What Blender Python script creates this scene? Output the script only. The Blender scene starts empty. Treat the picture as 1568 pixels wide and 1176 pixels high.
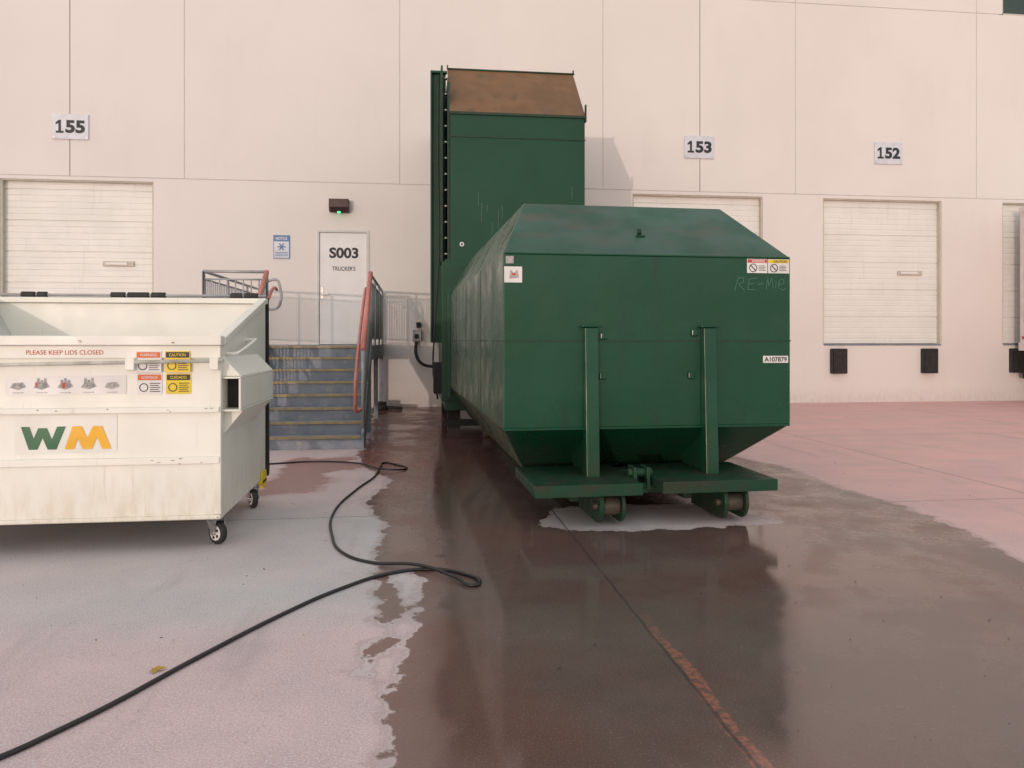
import bpy, bmesh, math, random
import numpy as np
from mathutils import Vector, Matrix
random.seed(4)
scene = bpy.context.scene
COL = scene.collection

# ------------------------------------------------------------------ materials
def node(nt, t, **kw):
    n = nt.nodes.new(t)
    for k, v in kw.items():
        setattr(n, k, v)
    return n
def mixc(nt, fac, a, b, blend='MIX'):
    m = node(nt, 'ShaderNodeMix', data_type='RGBA', blend_type=blend)
    for sock, v in ((m.inputs[0], fac), (m.inputs[6], a), (m.inputs[7], b)):
        if hasattr(v, 'is_linked') or hasattr(v, 'links'):
            nt.links.new(v, sock)
        else:
            sock.default_value = v if isinstance(v, (int, float)) else (*v[:3], 1)
    return m.outputs[2]
def mth(nt, op, a, b=0.0, clamp=False):
    m = node(nt, 'ShaderNodeMath', operation=op, use_clamp=clamp)
    for i, v in enumerate((a, b)):
        if isinstance(v, (int, float)):
            m.inputs[i].default_value = v
        else:
            nt.links.new(v, m.inputs[i])
    return m.outputs[0]
def ramp(nt, v, lo, hi, a=0.0, b=1.0):
    m = node(nt, 'ShaderNodeMapRange', interpolation_type='SMOOTHSTEP')
    nt.links.new(v, m.inputs[0])
    m.inputs[1].default_value = lo; m.inputs[2].default_value = hi
    m.inputs[3].default_value = a; m.inputs[4].default_value = b
    return m.outputs[0]
def noise(nt, vec, scale, detail=4, rough=.55, stretch=None):
    if stretch:
        mp = node(nt, 'ShaderNodeMapping'); mp.inputs['Scale'].default_value = stretch
        nt.links.new(vec, mp.inputs[0]); vec = mp.outputs[0]
    n = node(nt, 'ShaderNodeTexNoise'); n.inputs['Scale'].default_value = scale
    n.inputs['Detail'].default_value = detail; n.inputs['Roughness'].default_value = rough
    nt.links.new(vec, n.inputs['Vector'])
    return n.outputs[0]
def newmat(name):
    m = bpy.data.materials.new(name); m.use_nodes = True
    nt = m.node_tree
    bs = nt.nodes['Principled BSDF']
    tc = node(nt, 'ShaderNodeTexCoord')
    return m, nt, bs, tc.outputs['Object']
def M(name, c1, c2=None, scale=3, rough=.6, r2=None, metal=0, bump=0, bscale=60, stain=None, samt=.5, sstretch=(6, 6, .6),
      sscale=2, slo=.55, shi=.75, spec=.5, low=None, bdist=.01):
    m, nt, bs, oc = newmat(name)
    c2 = c2 or tuple(x*.88 for x in c1)
    f = ramp(nt, noise(nt, oc, scale), .35, .65)
    col = mixc(nt, f, c1, c2)
    if stain:
        s = ramp(nt, noise(nt, oc, sscale, 5, .6, sstretch), slo, shi, 0, samt)
        col = mixc(nt, s, col, stain)
    if low:      # (z_hi, z_lo, colour, amount): splash dirt that gathers near the foot
        sp = node(nt, 'ShaderNodeSeparateXYZ'); nt.links.new(oc, sp.inputs[0])
        g = ramp(nt, sp.outputs[2], low[1], low[0], 1, 0)
        g = mth(nt, 'MULTIPLY', g, ramp(nt, noise(nt, oc, 5, 6, .65, (3, 3, 1)), .35, .7, .15, low[3]))
        col = mixc(nt, g, col, low[2])
    nt.links.new(col, bs.inputs['Base Color'])
    bs.inputs['Metallic'].default_value = metal
    bs.inputs['Specular IOR Level'].default_value = spec
    if r2 is None:
        r2 = min(1, rough+.12)
    nt.links.new(ramp(nt, noise(nt, oc, scale*2.3, 5), .3, .7, rough, r2), bs.inputs['Roughness'])
    if bump:
        b = node(nt, 'ShaderNodeBump'); b.inputs['Strength'].default_value = bump; b.inputs['Distance'].default_value = bdist
        nt.links.new(noise(nt, oc, bscale, 3), b.inputs['Height'])
        nt.links.new(b.outputs[0], bs.inputs['Normal'])
    return m

WALL = M('painted_tilt_up_concrete', (.75, .72, .69), (.72, .69, .66), .4, .75, bump=.2, bscale=30, stain=(.58, .54, .51), samt=.12,
         sstretch=(2, 2, .5), sscale=1.2, low=(.45, 0, (.46, .40, .38), .45))
JOINT = M('joint_sealant_dark', (.24, .22, .21), rough=.8)
JOINTL = M('joint_reveal', (.56, .53, .51), rough=.8)
DOORM = M('rollup_door_steel', (.78, .79, .75), (.73, .74, .70), 1.2, .45, stain=(.5, .48, .44), samt=.2)
TAN = M('door_frame_tan', (.58, .54, .46), rough=.6)
BLACK = M('black_rubber', (.018, .018, .018), (.03, .03, .03), 8, .6)
DARK = M('dark_void', (.03, .03, .032), rough=.8)
GREEN = M('green_paint', (.0018, .058, .026), (.0025, .067, .032), .9, .20, .36, bump=.35, bscale=1.3, bdist=.035, stain=(.010, .040, .022), samt=.6,
          sstretch=(4, 4, .5), sscale=1.6, spec=.42, low=(.95, .25, (.028, .032, .018), .8))
GREENS = M('green_paint_faded_side', (.006, .062, .030), (.045, .095, .062), 1.1, .18, .45, bump=.5, bscale=1.1, bdist=.05, stain=(.11, .14, .10), samt=.55,
           sstretch=(3, 1.2, .6), sscale=1.8, slo=.5, shi=.72, spec=.5, low=(1.1, .25, (.06, .055, .035), .8))
GREENR = M('green_paint_roof', (.003, .070, .038), (.012, .060, .036), 1.1, .28, .5, bump=.25, bscale=1.6, bdist=.02, stain=(.055, .048, .028), samt=.8,
           sstretch=(1.2, 3, 3), sscale=1.1, slo=.5, shi=.72, spec=.45)
GREEND = M('green_paint_grimy', (.004, .050, .024), (.025, .038, .022), 5, .4, .7, bump=.2, bscale=30, stain=(.04, .034, .022), samt=.8, spec=.4)
GREENT = M('green_paint_weathered', (.0025, .050, .023), (.003, .058, .028), .7, .36, .5, bump=.25, bscale=1.5, bdist=.02, stain=(.04, .07, .05), samt=.3,
           sstretch=(9, 9, .5), slo=.70, shi=.82, spec=.35)
RUST = M('rusty_brown_steel', (.19, .098, .040), (.145, .078, .032), 2.2, .55, bump=.15, stain=(.08, .05, .025), samt=.7, sstretch=(3, 3, 1))
CREAM = M('dumpster_paint', (.82, .83, .765), (.78, .79, .71), 1.4, .36, .55, bump=.25, bscale=3, bdist=.015, stain=(.42, .33, .18), samt=.65,
          sstretch=(12, 12, .5), sscale=2.8, slo=.62, shi=.82, low=(.7, .2, (.48, .41, .26), .5))
CREAMIN = M('dumpster_inside', (.66, .68, .64), (.54, .54, .51), 2.5, .5, bump=.2, bscale=10, stain=(.25, .2, .13), samt=.55)
STEELG = M('galvanised_grey', (.34, .35, .36), (.42, .43, .44), 5, .45, metal=.2)
STAIRG = M('stair_grey_paint', (.19, .225, .27), (.25, .28, .32), 5, .5, bump=.2, stain=(.45, .38, .31), samt=.75, sstretch=(3, 3, 3))
NOSE = M('safety_yellow_worn', (.45, .34, .15), (.30, .26, .18), 9, .6)
SALMON = M('handrail_red_paint', (.66, .22, .18), (.54, .19, .155), 6, .35)
CHROME = M('zinc_steel', (.6, .6, .6), (.45, .45, .45), 12, .25, metal=.9)
WHITE = M('white_vinyl', (.78, .78, .77), rough=.4)
SIGNW = M('sign_plate', (.66, .70, .76), rough=.35)
INK = M('black_ink', (.02, .025, .035), rough=.5)
REDI = M('red_ink', (.55, .05, .03), rough=.5)
ORI = M('orange_ink', (.75, .16, .03), rough=.5)
YEL = M('yellow_vinyl', (.80, .60, .02), rough=.4)
LGRN = M('logo_green', (.01, .13, .05), rough=.4)
LYEL = M('logo_yellow', (.85, .45, .01), rough=.4)
BLUES = M('sign_blue', (.10, .22, .42), rough=.4)
GREYI = M('grey_print', (.32, .34, .36), (.5, .42, .38), 30, .5)
BROWNL = M('lamp_housing_bronze', (.085, .05, .045), rough=.5)
HOSE = M('hose_rubber', (.012, .012, .014), rough=.35)
DOORW = M('steel_door_paint', (.80, .80, .80), (.77, .77, .77), rough=.5)
TRAIL = M('trailer_white', (.74, .68, .66), rough=.4, stain=(.4, .33, .3), samt=.3)
GLASS = M('window_glass', (.03, .06, .05), rough=.08)
CHALK = M('chalk', (.07, .20, .13), rough=.9)
LEAF = M('dry_leaf', (.45, .30, .05), rough=.7)
LED = bpy.data.materials.new('green_led'); LED.use_nodes = True
_b = LED.node_tree.nodes['Principled BSDF']
_b.inputs['Base Color'].default_value = (.05, .6, .15, 1)
_b.inputs['Emission Color'].default_value = (.05, 1, .25, 1); _b.inputs['Emission Strength'].default_value = 3

# ------------------------------------------------------------------ mesh helpers
def empty(name, loc=(0, 0, 0), rz=0):
    e = bpy.data.objects.new(name, None); COL.objects.link(e)
    e.location = loc; e.rotation_euler = (0, 0, rz); e.empty_display_size = .2
    return e
class MB:
    def __init__(s): s.bm = bmesh.new()
    def poly(s, vs, fs):
        v = [s.bm.verts.new(p) for p in vs]
        for f in fs:
            s.bm.faces.new([v[i] for i in f])
        return s
    def box(s, x0, x1, y0, y1, z0, z1):
        return s.poly([(x0, y0, z0), (x1, y0, z0), (x1, y1, z0), (x0, y1, z0), (x0, y0, z1), (x1, y0, z1), (x1, y1, z1), (x0, y1, z1)],
                      [(0, 3, 2, 1), (4, 5, 6, 7), (0, 1, 5, 4), (1, 2, 6, 5), (2, 3, 7, 6), (3, 0, 4, 7)])
    def prism_x(s, yz, x0, x1):
        n = len(yz)
        return s.poly([(x0, y, z) for y, z in yz]+[(x1, y, z) for y, z in yz],
                      [tuple(range(n))[::-1], tuple(range(n, 2*n))]+[(i, (i+1) % n, n+(i+1) % n, n+i) for i in range(n)])
    def prism_y(s, xz, y0, y1):
        n = len(xz)
        return s.poly([(x, y0, z) for x, z in xz]+[(x, y1, z) for x, z in xz],
                      [tuple(range(n)), tuple(range(n, 2*n))[::-1]]+[(i, n+i, n+(i+1) % n, (i+1) % n) for i in range(n)])
    def cyl(s, p0, p1, r, seg=14, r1=None):
        p0 = Vector(p0); p1 = Vector(p1); d = (p1-p0)
        q = d.to_track_quat('Z', 'Y'); r1 = r if r1 is None else r1
        a = [s.bm.verts.new(p0+q @ Vector((r*math.cos(t), r*math.sin(t), 0))) for t in [2*math.pi*i/seg for i in range(seg)]]
        b = [s.bm.verts.new(p1+q @ Vector((r1*math.cos(t), r1*math.sin(t), 0))) for t in [2*math.pi*i/seg for i in range(seg)]]
        s.bm.faces.new(a[::-1]); s.bm.faces.new(b)
        for i in range(seg):
            f = s.bm.faces.new((a[i], a[(i+1) % seg], b[(i+1) % seg], b[i])); f.smooth = True
        return s
    def path(s, pts, r, seg=12):
        for a, b in zip(pts[:-1], pts[1:]):
            s.cyl(a, b, r, seg)
        return s
    def out(s, name, mat, parent=None, bevel=0):
        bmesh.ops.recalc_face_normals(s.bm, faces=s.bm.faces)
        me = bpy.data.meshes.new(name); s.bm.to_mesh(me); s.bm.free()
        me.materials.append(mat)
        o = bpy.data.objects.new(name, me); COL.objects.link(o)
        if parent: o.parent = parent
        if bevel:
            b = o.modifiers.new('bev', 'BEVEL'); b.width = bevel; b.segments = 2; b.limit_method = 'ANGLE'
        return o
def text(name, body, cx, cz, w, h, y, mat, parent, bold=.0):
    cu = bpy.data.curves.new(name, 'FONT'); cu.body = body; cu.offset = bold; cu.resolution_u = 4
    t = bpy.data.objects.new(name+'_tmp', cu); COL.objects.link(t)
    bpy.context.view_layer.update()
    me = bpy.data.meshes.new_from_object(t.evaluated_get(bpy.context.evaluated_depsgraph_get()))
    bpy.data.objects.remove(t)
    co = np.array([v.co for v in me.vertices]); mn = co.min(0); mx = co.max(0)
    for v in me.vertices:
        a = (v.co.x-mn[0])/(mx[0]-mn[0]); b = (v.co.y-mn[1])/(mx[1]-mn[1])
        v.co = (cx+(a-.5)*w, y, cz+(b-.5)*h)
    me.materials.clear(); me.materials.append(mat)
    o = bpy.data.objects.new(name, me); COL.objects.link(o); o.parent = parent
    return o
def tube(name, pts, r, mat, parent=None, cyc=False):
    cu = bpy.data.curves.new(name, 'CURVE'); cu.dimensions = '3D'; cu.bevel_depth = r; cu.bevel_resolution = 3
    sp = cu.splines.new('BEZIER'); sp.bezier_points.add(len(pts)-1); sp.resolution_u = 10
    for b, p in zip(sp.bezier_points, pts):
        b.co = p; b.handle_left_type = b.handle_right_type = 'AUTO'
    cu.use_fill_caps = True
    t = bpy.data.objects.new(name+'_tmp', cu); COL.objects.link(t); bpy.context.view_layer.update()
    me = bpy.data.meshes.new_from_object(t.evaluated_get(bpy.context.evaluated_depsgraph_get()))
    bpy.data.objects.remove(t)
    for p in me.polygons: p.use_smooth = True
    me.materials.clear(); me.materials.append(mat)
    o = bpy.data.objects.new(name, me); COL.objects.link(o)
    if parent: o.parent = parent
    return o

# ------------------------------------------------------------------ ground
def sdist(P, poly):
    A = np.array(poly); B = np.roll(A, -1, 0)
    d = np.full(len(P), 1e9); ins = np.zeros(len(P), bool)
    for a, b in zip(A, B):
        e = b-a; w = P-a
        t = np.clip((w@e)/(e@e), 0, 1)
        d = np.minimum(d, np.linalg.norm(w-t[:, None]*e, axis=1))
        c = ((a[1] > P[:, 1]) != (b[1] > P[:, 1])) & (P[:, 0] < (b[0]-a[0])*(P[:, 1]-a[1])/(b[1]-a[1]+1e-12)+a[0])
        ins ^= c
    return np.where(ins, d, -d)
xs = sorted(set([-400, -150, -60, -30, -16] + [round(-10+.5*i, 3) for i in range(15)] + [round(-3+.07*i, 3) for i in range(130)] +
                [6.5+.5*i for i in range(28)] + [24, 35, 60, 150, 400]))
ys = sorted(set([-400, -150, -60, -25, -10, -4, -1, 0, .5, 1] + [round(1.5+.07*i, 3) for i in range(165)] + [round(13.2+.2*i, 3) for i in range(20)] + [17.25]))
X, Y = np.meshgrid(np.array(xs), np.array(ys)); P = np.stack([X.ravel(), Y.ravel()], 1)
main = [(-.15, -.5), (-.08, 2.64), (-.118, 2.99), (-.075, 3.53), (.01, 4.02), (.05, 4.67), (-.05, 4.9), (-.25, 4.9), (-.245, 6.22), (-.449, 6.99), (-.252, 8.11),
        (-.66, 9.2), (-.72, 9.9), (-.68, 12.5), (-.9, 15), (-.8, 17.3), (1.5, 17.4), (3.2, 17), (3.3, 13), (3.98, 9.17), (4.19, 8.39), (4.13, 7.2), (4.22, 6.27),
        (4.16, 5.45), (3.94, 4.57), (3.8, 3), (3.7, -.5)]
tong = [(-.156, 4.95), (-.094, 4.13), (-.10, 3.73), (-.217, 3.38), (-.258, 3.40), (-.158, 3.84), (-.217, 4.40), (-.25, 4.95)]
hole = [(.95, 5.95), (1.15, 5.78), (1.6, 5.72), (2.2, 5.72), (2.95, 5.8), (2.75, 6.2), (2.4, 6.6), (1.2, 6.6)]
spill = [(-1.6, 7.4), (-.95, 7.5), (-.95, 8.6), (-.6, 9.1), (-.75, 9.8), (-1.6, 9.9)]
# main pool by the container, darkened in the shape of the container's reflection
pool_reflection = [(.15, 1.2), (.05, 3.2), (.25, 5.0), (.1, 7.5), (.3, 11), (.6, 16.5), (1.0, 16.5), (1.3, 8), (2.2, 6.6), (3.0, 6.2), (2.75, 5.2), (2.15, 4.2), (1.65, 3.3), (1.35, 2.4), (1.2, 1.2)]
wet = np.maximum(sdist(P, main), sdist(P, tong)); wet = np.minimum(wet, -sdist(P, hole)*1.2)
wet = np.clip(wet, -1, 1)
spl = np.clip(sdist(P, spill), -1, 1); pl = np.clip(sdist(P, pool_reflection), -1, 1)
me = bpy.data.meshes.new('ground'); nx, ny = len(xs), len(ys)
idx = np.arange(nx*ny).reshape(ny, nx)
faces = np.stack([idx[:-1, :-1], idx[:-1, 1:], idx[1:, 1:], idx[1:, :-1]], -1).reshape(-1, 4)
me.from_pydata([(float(a), float(b), 0.0) for a, b in P], [], faces.tolist())
for nm, arr in (('wet', wet), ('spill', spl), ('pool_reflection', pl)):
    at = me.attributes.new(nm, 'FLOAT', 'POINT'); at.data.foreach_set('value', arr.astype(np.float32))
gr = bpy.data.objects.new('ground', me); COL.objects.link(gr)

m, nt, bs, oc = newmat('concrete_yard')
sp = node(nt, 'ShaderNodeSeparateXYZ'); nt.links.new(oc, sp.inputs[0]); gx, gy = sp.outputs[0], sp.outputs[1]
aw = node(nt, 'ShaderNodeAttribute', attribute_name='wet').outputs['Fac']
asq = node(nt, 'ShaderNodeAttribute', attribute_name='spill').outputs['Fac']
apl = node(nt, 'ShaderNodeAttribute', attribute_name='pool_reflection').outputs['Fac']
n1 = noise(nt, oc, .5, 4, .6); n2 = noise(nt, oc, 5, 5, .65); n3 = noise(nt, oc, 110, 3, .65); n4 = noise(nt, oc, 1.5, 5, .65)
n5 = noise(nt, oc, 22, 4, .7)
broom = noise(nt, oc, 45, 2, .6, (.25, 6, 1))
w = mth(nt, 'ADD', aw, mth(nt, 'MULTIPLY', mth(nt, 'SUBTRACT', n2, .5), .34))
wm = ramp(nt, w, -.012, .012)
cool_light = mth(nt, 'MULTIPLY', ramp(nt, gy, 3.7, 4.5), ramp(nt, gy, 6.2, 8.0, 1, 0))  # bluish light on the left of the yard, painted into the concrete colour
cool_light = mth(nt, 'MULTIPLY', cool_light, ramp(nt, gx, 1.5, 3.2, 1, 0))
cool_light = mth(nt, 'MULTIPLY', cool_light, ramp(nt, n1, .3, .6, .9, .45))
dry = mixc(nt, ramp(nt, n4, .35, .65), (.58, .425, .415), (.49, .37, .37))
dry = mixc(nt, ramp(nt, gx, 3, 5), dry, mixc(nt, ramp(nt, n4, .3, .7), (.70, .37, .33), (.59, .32, .295)))  # pink light on the right of the yard, painted into the concrete colour
dry = mixc(nt, cool_light, dry, mixc(nt, ramp(nt, n4, .3, .7), (.44, .47, .47), (.37, .40, .405)))
dry = mixc(nt, ramp(nt, n3, .38, .72, 0, .9), dry, mixc(nt, .55, (1, 1, 1), dry, 'MULTIPLY'))
dry = mixc(nt, ramp(nt, broom, .4, .7, 0, .24), dry, (.66, .58, .57))
dry = mixc(nt, ramp(nt, n5, .55, .78, 0, .45), dry, (.32, .255, .25))
dry = mixc(nt, ramp(nt, n2, .6, .8, 0, .3), dry, (.27, .20, .20))
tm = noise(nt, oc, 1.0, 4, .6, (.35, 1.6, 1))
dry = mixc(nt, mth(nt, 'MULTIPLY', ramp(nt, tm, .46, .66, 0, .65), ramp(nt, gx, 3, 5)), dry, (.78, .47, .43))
tm2 = noise(nt, oc, 1.3, 4, .6, (2.2, .35, 1))
dry = mixc(nt, ramp(nt, tm2, .56, .72, 0, .25), dry, (.25, .21, .21))
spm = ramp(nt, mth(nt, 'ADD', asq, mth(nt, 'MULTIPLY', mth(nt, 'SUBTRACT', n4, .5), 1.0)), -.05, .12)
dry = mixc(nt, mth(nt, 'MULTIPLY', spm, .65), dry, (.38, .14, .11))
plm = ramp(nt, mth(nt, 'ADD', apl, mth(nt, 'MULTIPLY', mth(nt, 'SUBTRACT', n4, .5), .7)), -.06, .10)
wetc = mixc(nt, ramp(nt, n4, .35, .65), (.145, .102, .09), (.185, .132, .116))
wetc = mixc(nt, mth(nt, 'MULTIPLY', ramp(nt, n1, .42, .62), .6), wetc, (.20, .085, .066))
wetc = mixc(nt, mth(nt, 'MULTIPLY', ramp(nt, gx, -.2, 1.8, .85, 0), ramp(nt, gy, 7.0, 9.5, 0, 1)), wetc, (.21, .06, .048))
wetc = mixc(nt, mth(nt, 'MULTIPLY', plm, .4), wetc, (.065, .045, .04))
wetc = mixc(nt, ramp(nt, n3, .5, .8, 0, .6), wetc, (.29, .22, .20))
wetc = mixc(nt, ramp(nt, n5, .60, .80, 0, .45), wetc, (.06, .045, .042))
def joint(c, off, pitch, wd):
    t = mth(nt, 'PINGPONG', mth(nt, 'SUBTRACT', c, off), pitch/2)
    return ramp(nt, t, wd, wd*1.8, 1, 0)
wob = mth(nt, 'MULTIPLY', mth(nt, 'SUBTRACT', n2, .5), .03)
gxw = mth(nt, 'ADD', gx, wob); gyw = mth(nt, 'ADD', gy, wob)
j = mth(nt, 'MAXIMUM', joint(gxw, 1.155, 4.6, .006), joint(gyw, 6.45, 4.6, .005))
sed = mth(nt, 'MULTIPLY', joint(mth(nt, 'ADD', gx, mth(nt, 'MULTIPLY', n4, .22)), 1.295, 4.6, .022), ramp(nt, gy, 3.3, 4.1, 1, 0))
sed = mth(nt, 'MULTIPLY', sed, ramp(nt, n5, .38, .60))
edge = mth(nt, 'MULTIPLY', ramp(nt, w, -.08, -.012), mth(nt, 'SUBTRACT', 1, wm))
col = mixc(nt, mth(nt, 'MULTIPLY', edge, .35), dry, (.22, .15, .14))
foam = mth(nt, 'MULTIPLY', ramp(nt, w, -.03, -.012), ramp(nt, w, -.012, .006, 1, 0))
foam = mth(nt, 'MULTIPLY', foam, ramp(nt, n1, .4, .6))
col = mixc(nt, wm, col, wetc)
# bubbles and grit carried on the water
vor = node(nt, 'ShaderNodeTexVoronoi'); vor.inputs['Scale'].default_value = 38; nt.links.new(oc, vor.inputs['Vector'])
bub = mth(nt, 'MULTIPLY', ramp(nt, vor.outputs['Distance'], .07, .13, 1, 0), ramp(nt, n4, .53, .68))
col = mixc(nt, mth(nt, 'MULTIPLY', bub, .55), col, (.62, .58, .55))
col = mixc(nt, mth(nt, 'MULTIPLY', foam, .5), col, (.7, .68, .67))
col = mixc(nt, mth(nt, 'MULTIPLY', sed, .6), col, (.46, .17, .11))
col = mixc(nt, mth(nt, 'MULTIPLY', j, .65), col, (.06, .05, .05))
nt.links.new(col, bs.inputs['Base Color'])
pud = ramp(nt, n4, .36, .62, .14, .40)
pr = node(nt, 'ShaderNodeMix'); nt.links.new(plm, pr.inputs[0]); nt.links.new(pud, pr.inputs[2]); nt.links.new(ramp(nt, n4, .4, .65, .03, .14), pr.inputs[3])
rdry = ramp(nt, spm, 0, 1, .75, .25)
rr = node(nt, 'ShaderNodeMix'); nt.links.new(wm, rr.inputs[0]); nt.links.new(rdry, rr.inputs[2]); nt.links.new(pr.outputs[0], rr.inputs[3])
nt.links.new(rr.outputs[0], bs.inputs['Roughness'])
b = node(nt, 'ShaderNodeBump'); b.inputs['Distance'].default_value = .003
bst = mth(nt, 'MULTIPLY', ramp(nt, wm, 0, 1, .5, .12), ramp(nt, mth(nt, 'MULTIPLY', plm, wm), 0, 1, 1, .22))
nt.links.new(bst, b.inputs['Strength'])
hh = mth(nt, 'ADD', mth(nt, 'ADD', broom, n3), mth(nt, 'MULTIPLY', j, -4))
nt.links.new(hh, b.inputs['Height']); nt.links.new(b.outputs[0], bs.inputs['Normal'])
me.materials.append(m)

# ------------------------------------------------------------------ warehouse
WY = 17.0
wh = empty('warehouse_building')
ZJ, ZT, ZR = 4.88, 9.35, 12.5
g = .009
mb = MB()
def pan(x0, x1, z0, z1, gl=g, gr_=g, gb=g, gt=g):
    mb.box(x0+gl, x1-gr_, WY, WY+.25, z0+gb, z1-gt)
ux = [-40, -27.5, -23, -18.4, -13.9, -9.4, -4.87, -.36, 4.19, 8.79, 13.40, 18, 22.6, 27, 40]
for a, c in zip(ux[:-1], ux[1:]):
    cuts = [a]+[q for q in (-7.15, 6.47, 20.1, -20.8) if a < q < c]+[c]
    for p, q in zip(cuts[:-1], cuts[1:]):
        pan(p, q, ZJ, ZT)
        pan(p, q, ZT, ZR) if not (13 < p < 17) else pan(p, p+.68, ZT, ZR, g, 0)
doors = [(-8.50, -5.49), (4.87, 7.99), (9.47, 12.49), (14.08, 17.1), (-13.1, -10.1), (18.6, 21.6)]
DB, DT = 1.37, 4.80
PDX0, PDX1, PDB, PDT = -2.13, -1.02, 1.37, 3.85
edges = sorted([-40, 40]+[v for d in doors for v in d])
for a, c in zip(edges[:-1], edges[1:]):
    if (a, c) in doors:
        pan(a, c, 0, DB, 0, 0, 0, 0); pan(a, c, DT, ZJ, 0, 0, 0, g)
    elif a < PDX0 < c:
        pan(a, PDX0, 0, ZJ, 0, 0, 0, g); pan(PDX1, c, 0, ZJ, 0, 0, 0, g)
        pan(PDX0, PDX1, 0, PDB, 0, 0, 0, 0); pan(PDX0, PDX1, PDT, ZJ, 0, 0, 0, g)
    else:
        pan(a, c, 0, ZJ, 0, 0, 0, g)
mb.out('wall_panels', WALL, wh)
MB().box(-40, 40, WY+.22, WY+40, ZJ-.05, ZR-.05).out('upper_shell', JOINTL, wh)
MB().box(-39.9, 39.9, WY+.6, WY+39.9, 0, ZJ-.06).out('lower_shell', DARK, wh)
mb = MB(); mb.box(-40.05, 40.05, WY-.02, WY+40.05, ZR, ZR+.15); mb.out('roof_coping', TAN, wh)
mb = MB(); md = MB()
for x in ux[1:-1]:
    if x != 18: mb.box(x-g, x+g, WY+.006, WY+.2, ZJ+g, ZR)
for x in (-7.15, 6.47):
    md.box(x-g, x+g, WY+.006, WY+.2, ZJ+g, ZT-g)
mb.box(-39, 39, WY+.007, WY+.2, ZJ-g, ZJ+g); mb.box(-39, 14, WY+.007, WY+.2, ZT-g, ZT+g)
md.out('expansion_joints', JOINT, wh); mb.out('joint_line', JOINTL, wh)
mb = MB(); mb.box(14.1, 18, WY+.12, WY+.16, ZT+.02, 11.5); mb.out('high_window', GLASS, wh)
mb = MB(); [mb.box(x-.03, x+.03, WY+.06, WY+.125, ZT, 11.5) for x in (14.12, 15.4, 16.7, 17.97)]; mb.box(14.1, 18, WY+.06, WY+.12, ZT, ZT+.06); mb.out('high_window_frame', TAN, wh)
for k, (a, c) in enumerate(doors):
    prof = []; z = DB+.02; y0 = WY+.13; sl = .1295; i = 0
    while z < DT-.02:
        dd = .022 if i % 5 == 4 else .007
        prof += [(y0, z), (y0, z+sl-.035), (y0+dd, z+sl-.022), (y0+dd, z+sl-.010)]
        z += sl; i += 1
    prof.append((y0, DT))
    mb = MB(); n = len(prof)
    mb.poly([(a+.03, y, z) for y, z in prof]+[(c-.03, y, z) for y, z in prof], [(i, n+i, n+i+1, i+1) for i in range(n-1)])
    mb.out('dock_door_curtain_%d' % k, DOORM, wh)
    mb = MB()
    mb.box(a, a+.035, WY+.02, WY+.2, DB, DT-.03); mb.box(c-.035, c, WY+.02, WY+.2, DB, DT-.03)
    mb.box(a, c, WY+.03, WY+.2, DT-.03, DT+.0)
    mb.out('dock_door_track_%d' % k, TAN, wh, .004)
    mb = MB(); mb.box(a+.02, c-.02, WY-.012, WY+.15, DB-.03, DB+.005); mb.out('dock_sill_%d' % k, STAIRG, wh)
    cx = (a+c)/2
    mb = MB(); mb.box(cx+.45, cx+1.08, WY+.095, WY+.13, 3.02, 3.13); mb.out('door_handle_plate_%d' % k, TAN, wh, .01)
    mb = MB(); mb.box(cx+.52, cx+.95, WY+.07, WY+.096, 3.05, 3.10); mb.out('door_handle_%d' % k, DOORW, wh, .008)
    mb = MB()
    for bx in (a+.36, c-.36):
        for i in range(7):
            mb.box(bx-.16+i*.047, bx-.16+i*.047+.041, WY-.13, WY+.0, .68, 1.27)
        mb.box(bx-.17, bx+.17, WY-.10, WY+.0, .70, 1.25)
    mb.out('dock_bumpers_%d' % k, BLACK, wh)
    mb = MB(); [mb.box(bx-.185, bx-.170, WY-.12, WY, .69, 1.26) for bx in (a+.36, c-.36)]
    [mb.box(bx+.172, bx+.187, WY-.12, WY, .69, 1.26) for bx in (a+.36, c-.36)]
    mb.out('bumper_angles_%d' % k, BLACK, wh)
# personnel door
mb = MB(); mb.box(PDX0+.055, PDX1-.055, WY+.012, WY+.06, PDB+.01, PDT-.055); mb.out('personnel_door', DOORW, wh, .004)
mb = MB(); mb.box(PDX0, PDX0+.05, WY-.02, WY+.12, PDB, PDT); mb.box(PDX1-.05, PDX1, WY-.02, WY+.12, PDB, PDT); mb.box(PDX0+.05, PDX1-.05, WY-.02, WY+.12, PDT-.05, PDT)
mb.out('personnel_door_frame', M('door_frame_paint', (.66, .66, .65), rough=.5), wh, .003)
mb = MB(); mb.box(PDX0, PDX1, WY+.1, WY+.15, PDB, PDT); mb.out('door_gap', DARK, wh)
mb = MB(); mb.box(PDX0+.09, PDX0+.14, WY+.0, WY+.012, 2.36, 2.62); mb.cyl((PDX0+.115, WY+.01, 2.46), (PDX0+.115, WY-.06, 2.46), .02); mb.box(PDX0+.1, PDX0+.24, WY-.07, WY-.045, 2.445, 2.475)
mb.out('door_lever', CHROME, wh, .003)
text('door_number', 'S003', -1.56, 3.36, .62, .235, WY+.008, INK, wh, .035)
text('door_label', "TRUCKER'S", -1.56, 3.02, .49, .095, WY+.008, INK, wh, .01)
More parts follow.
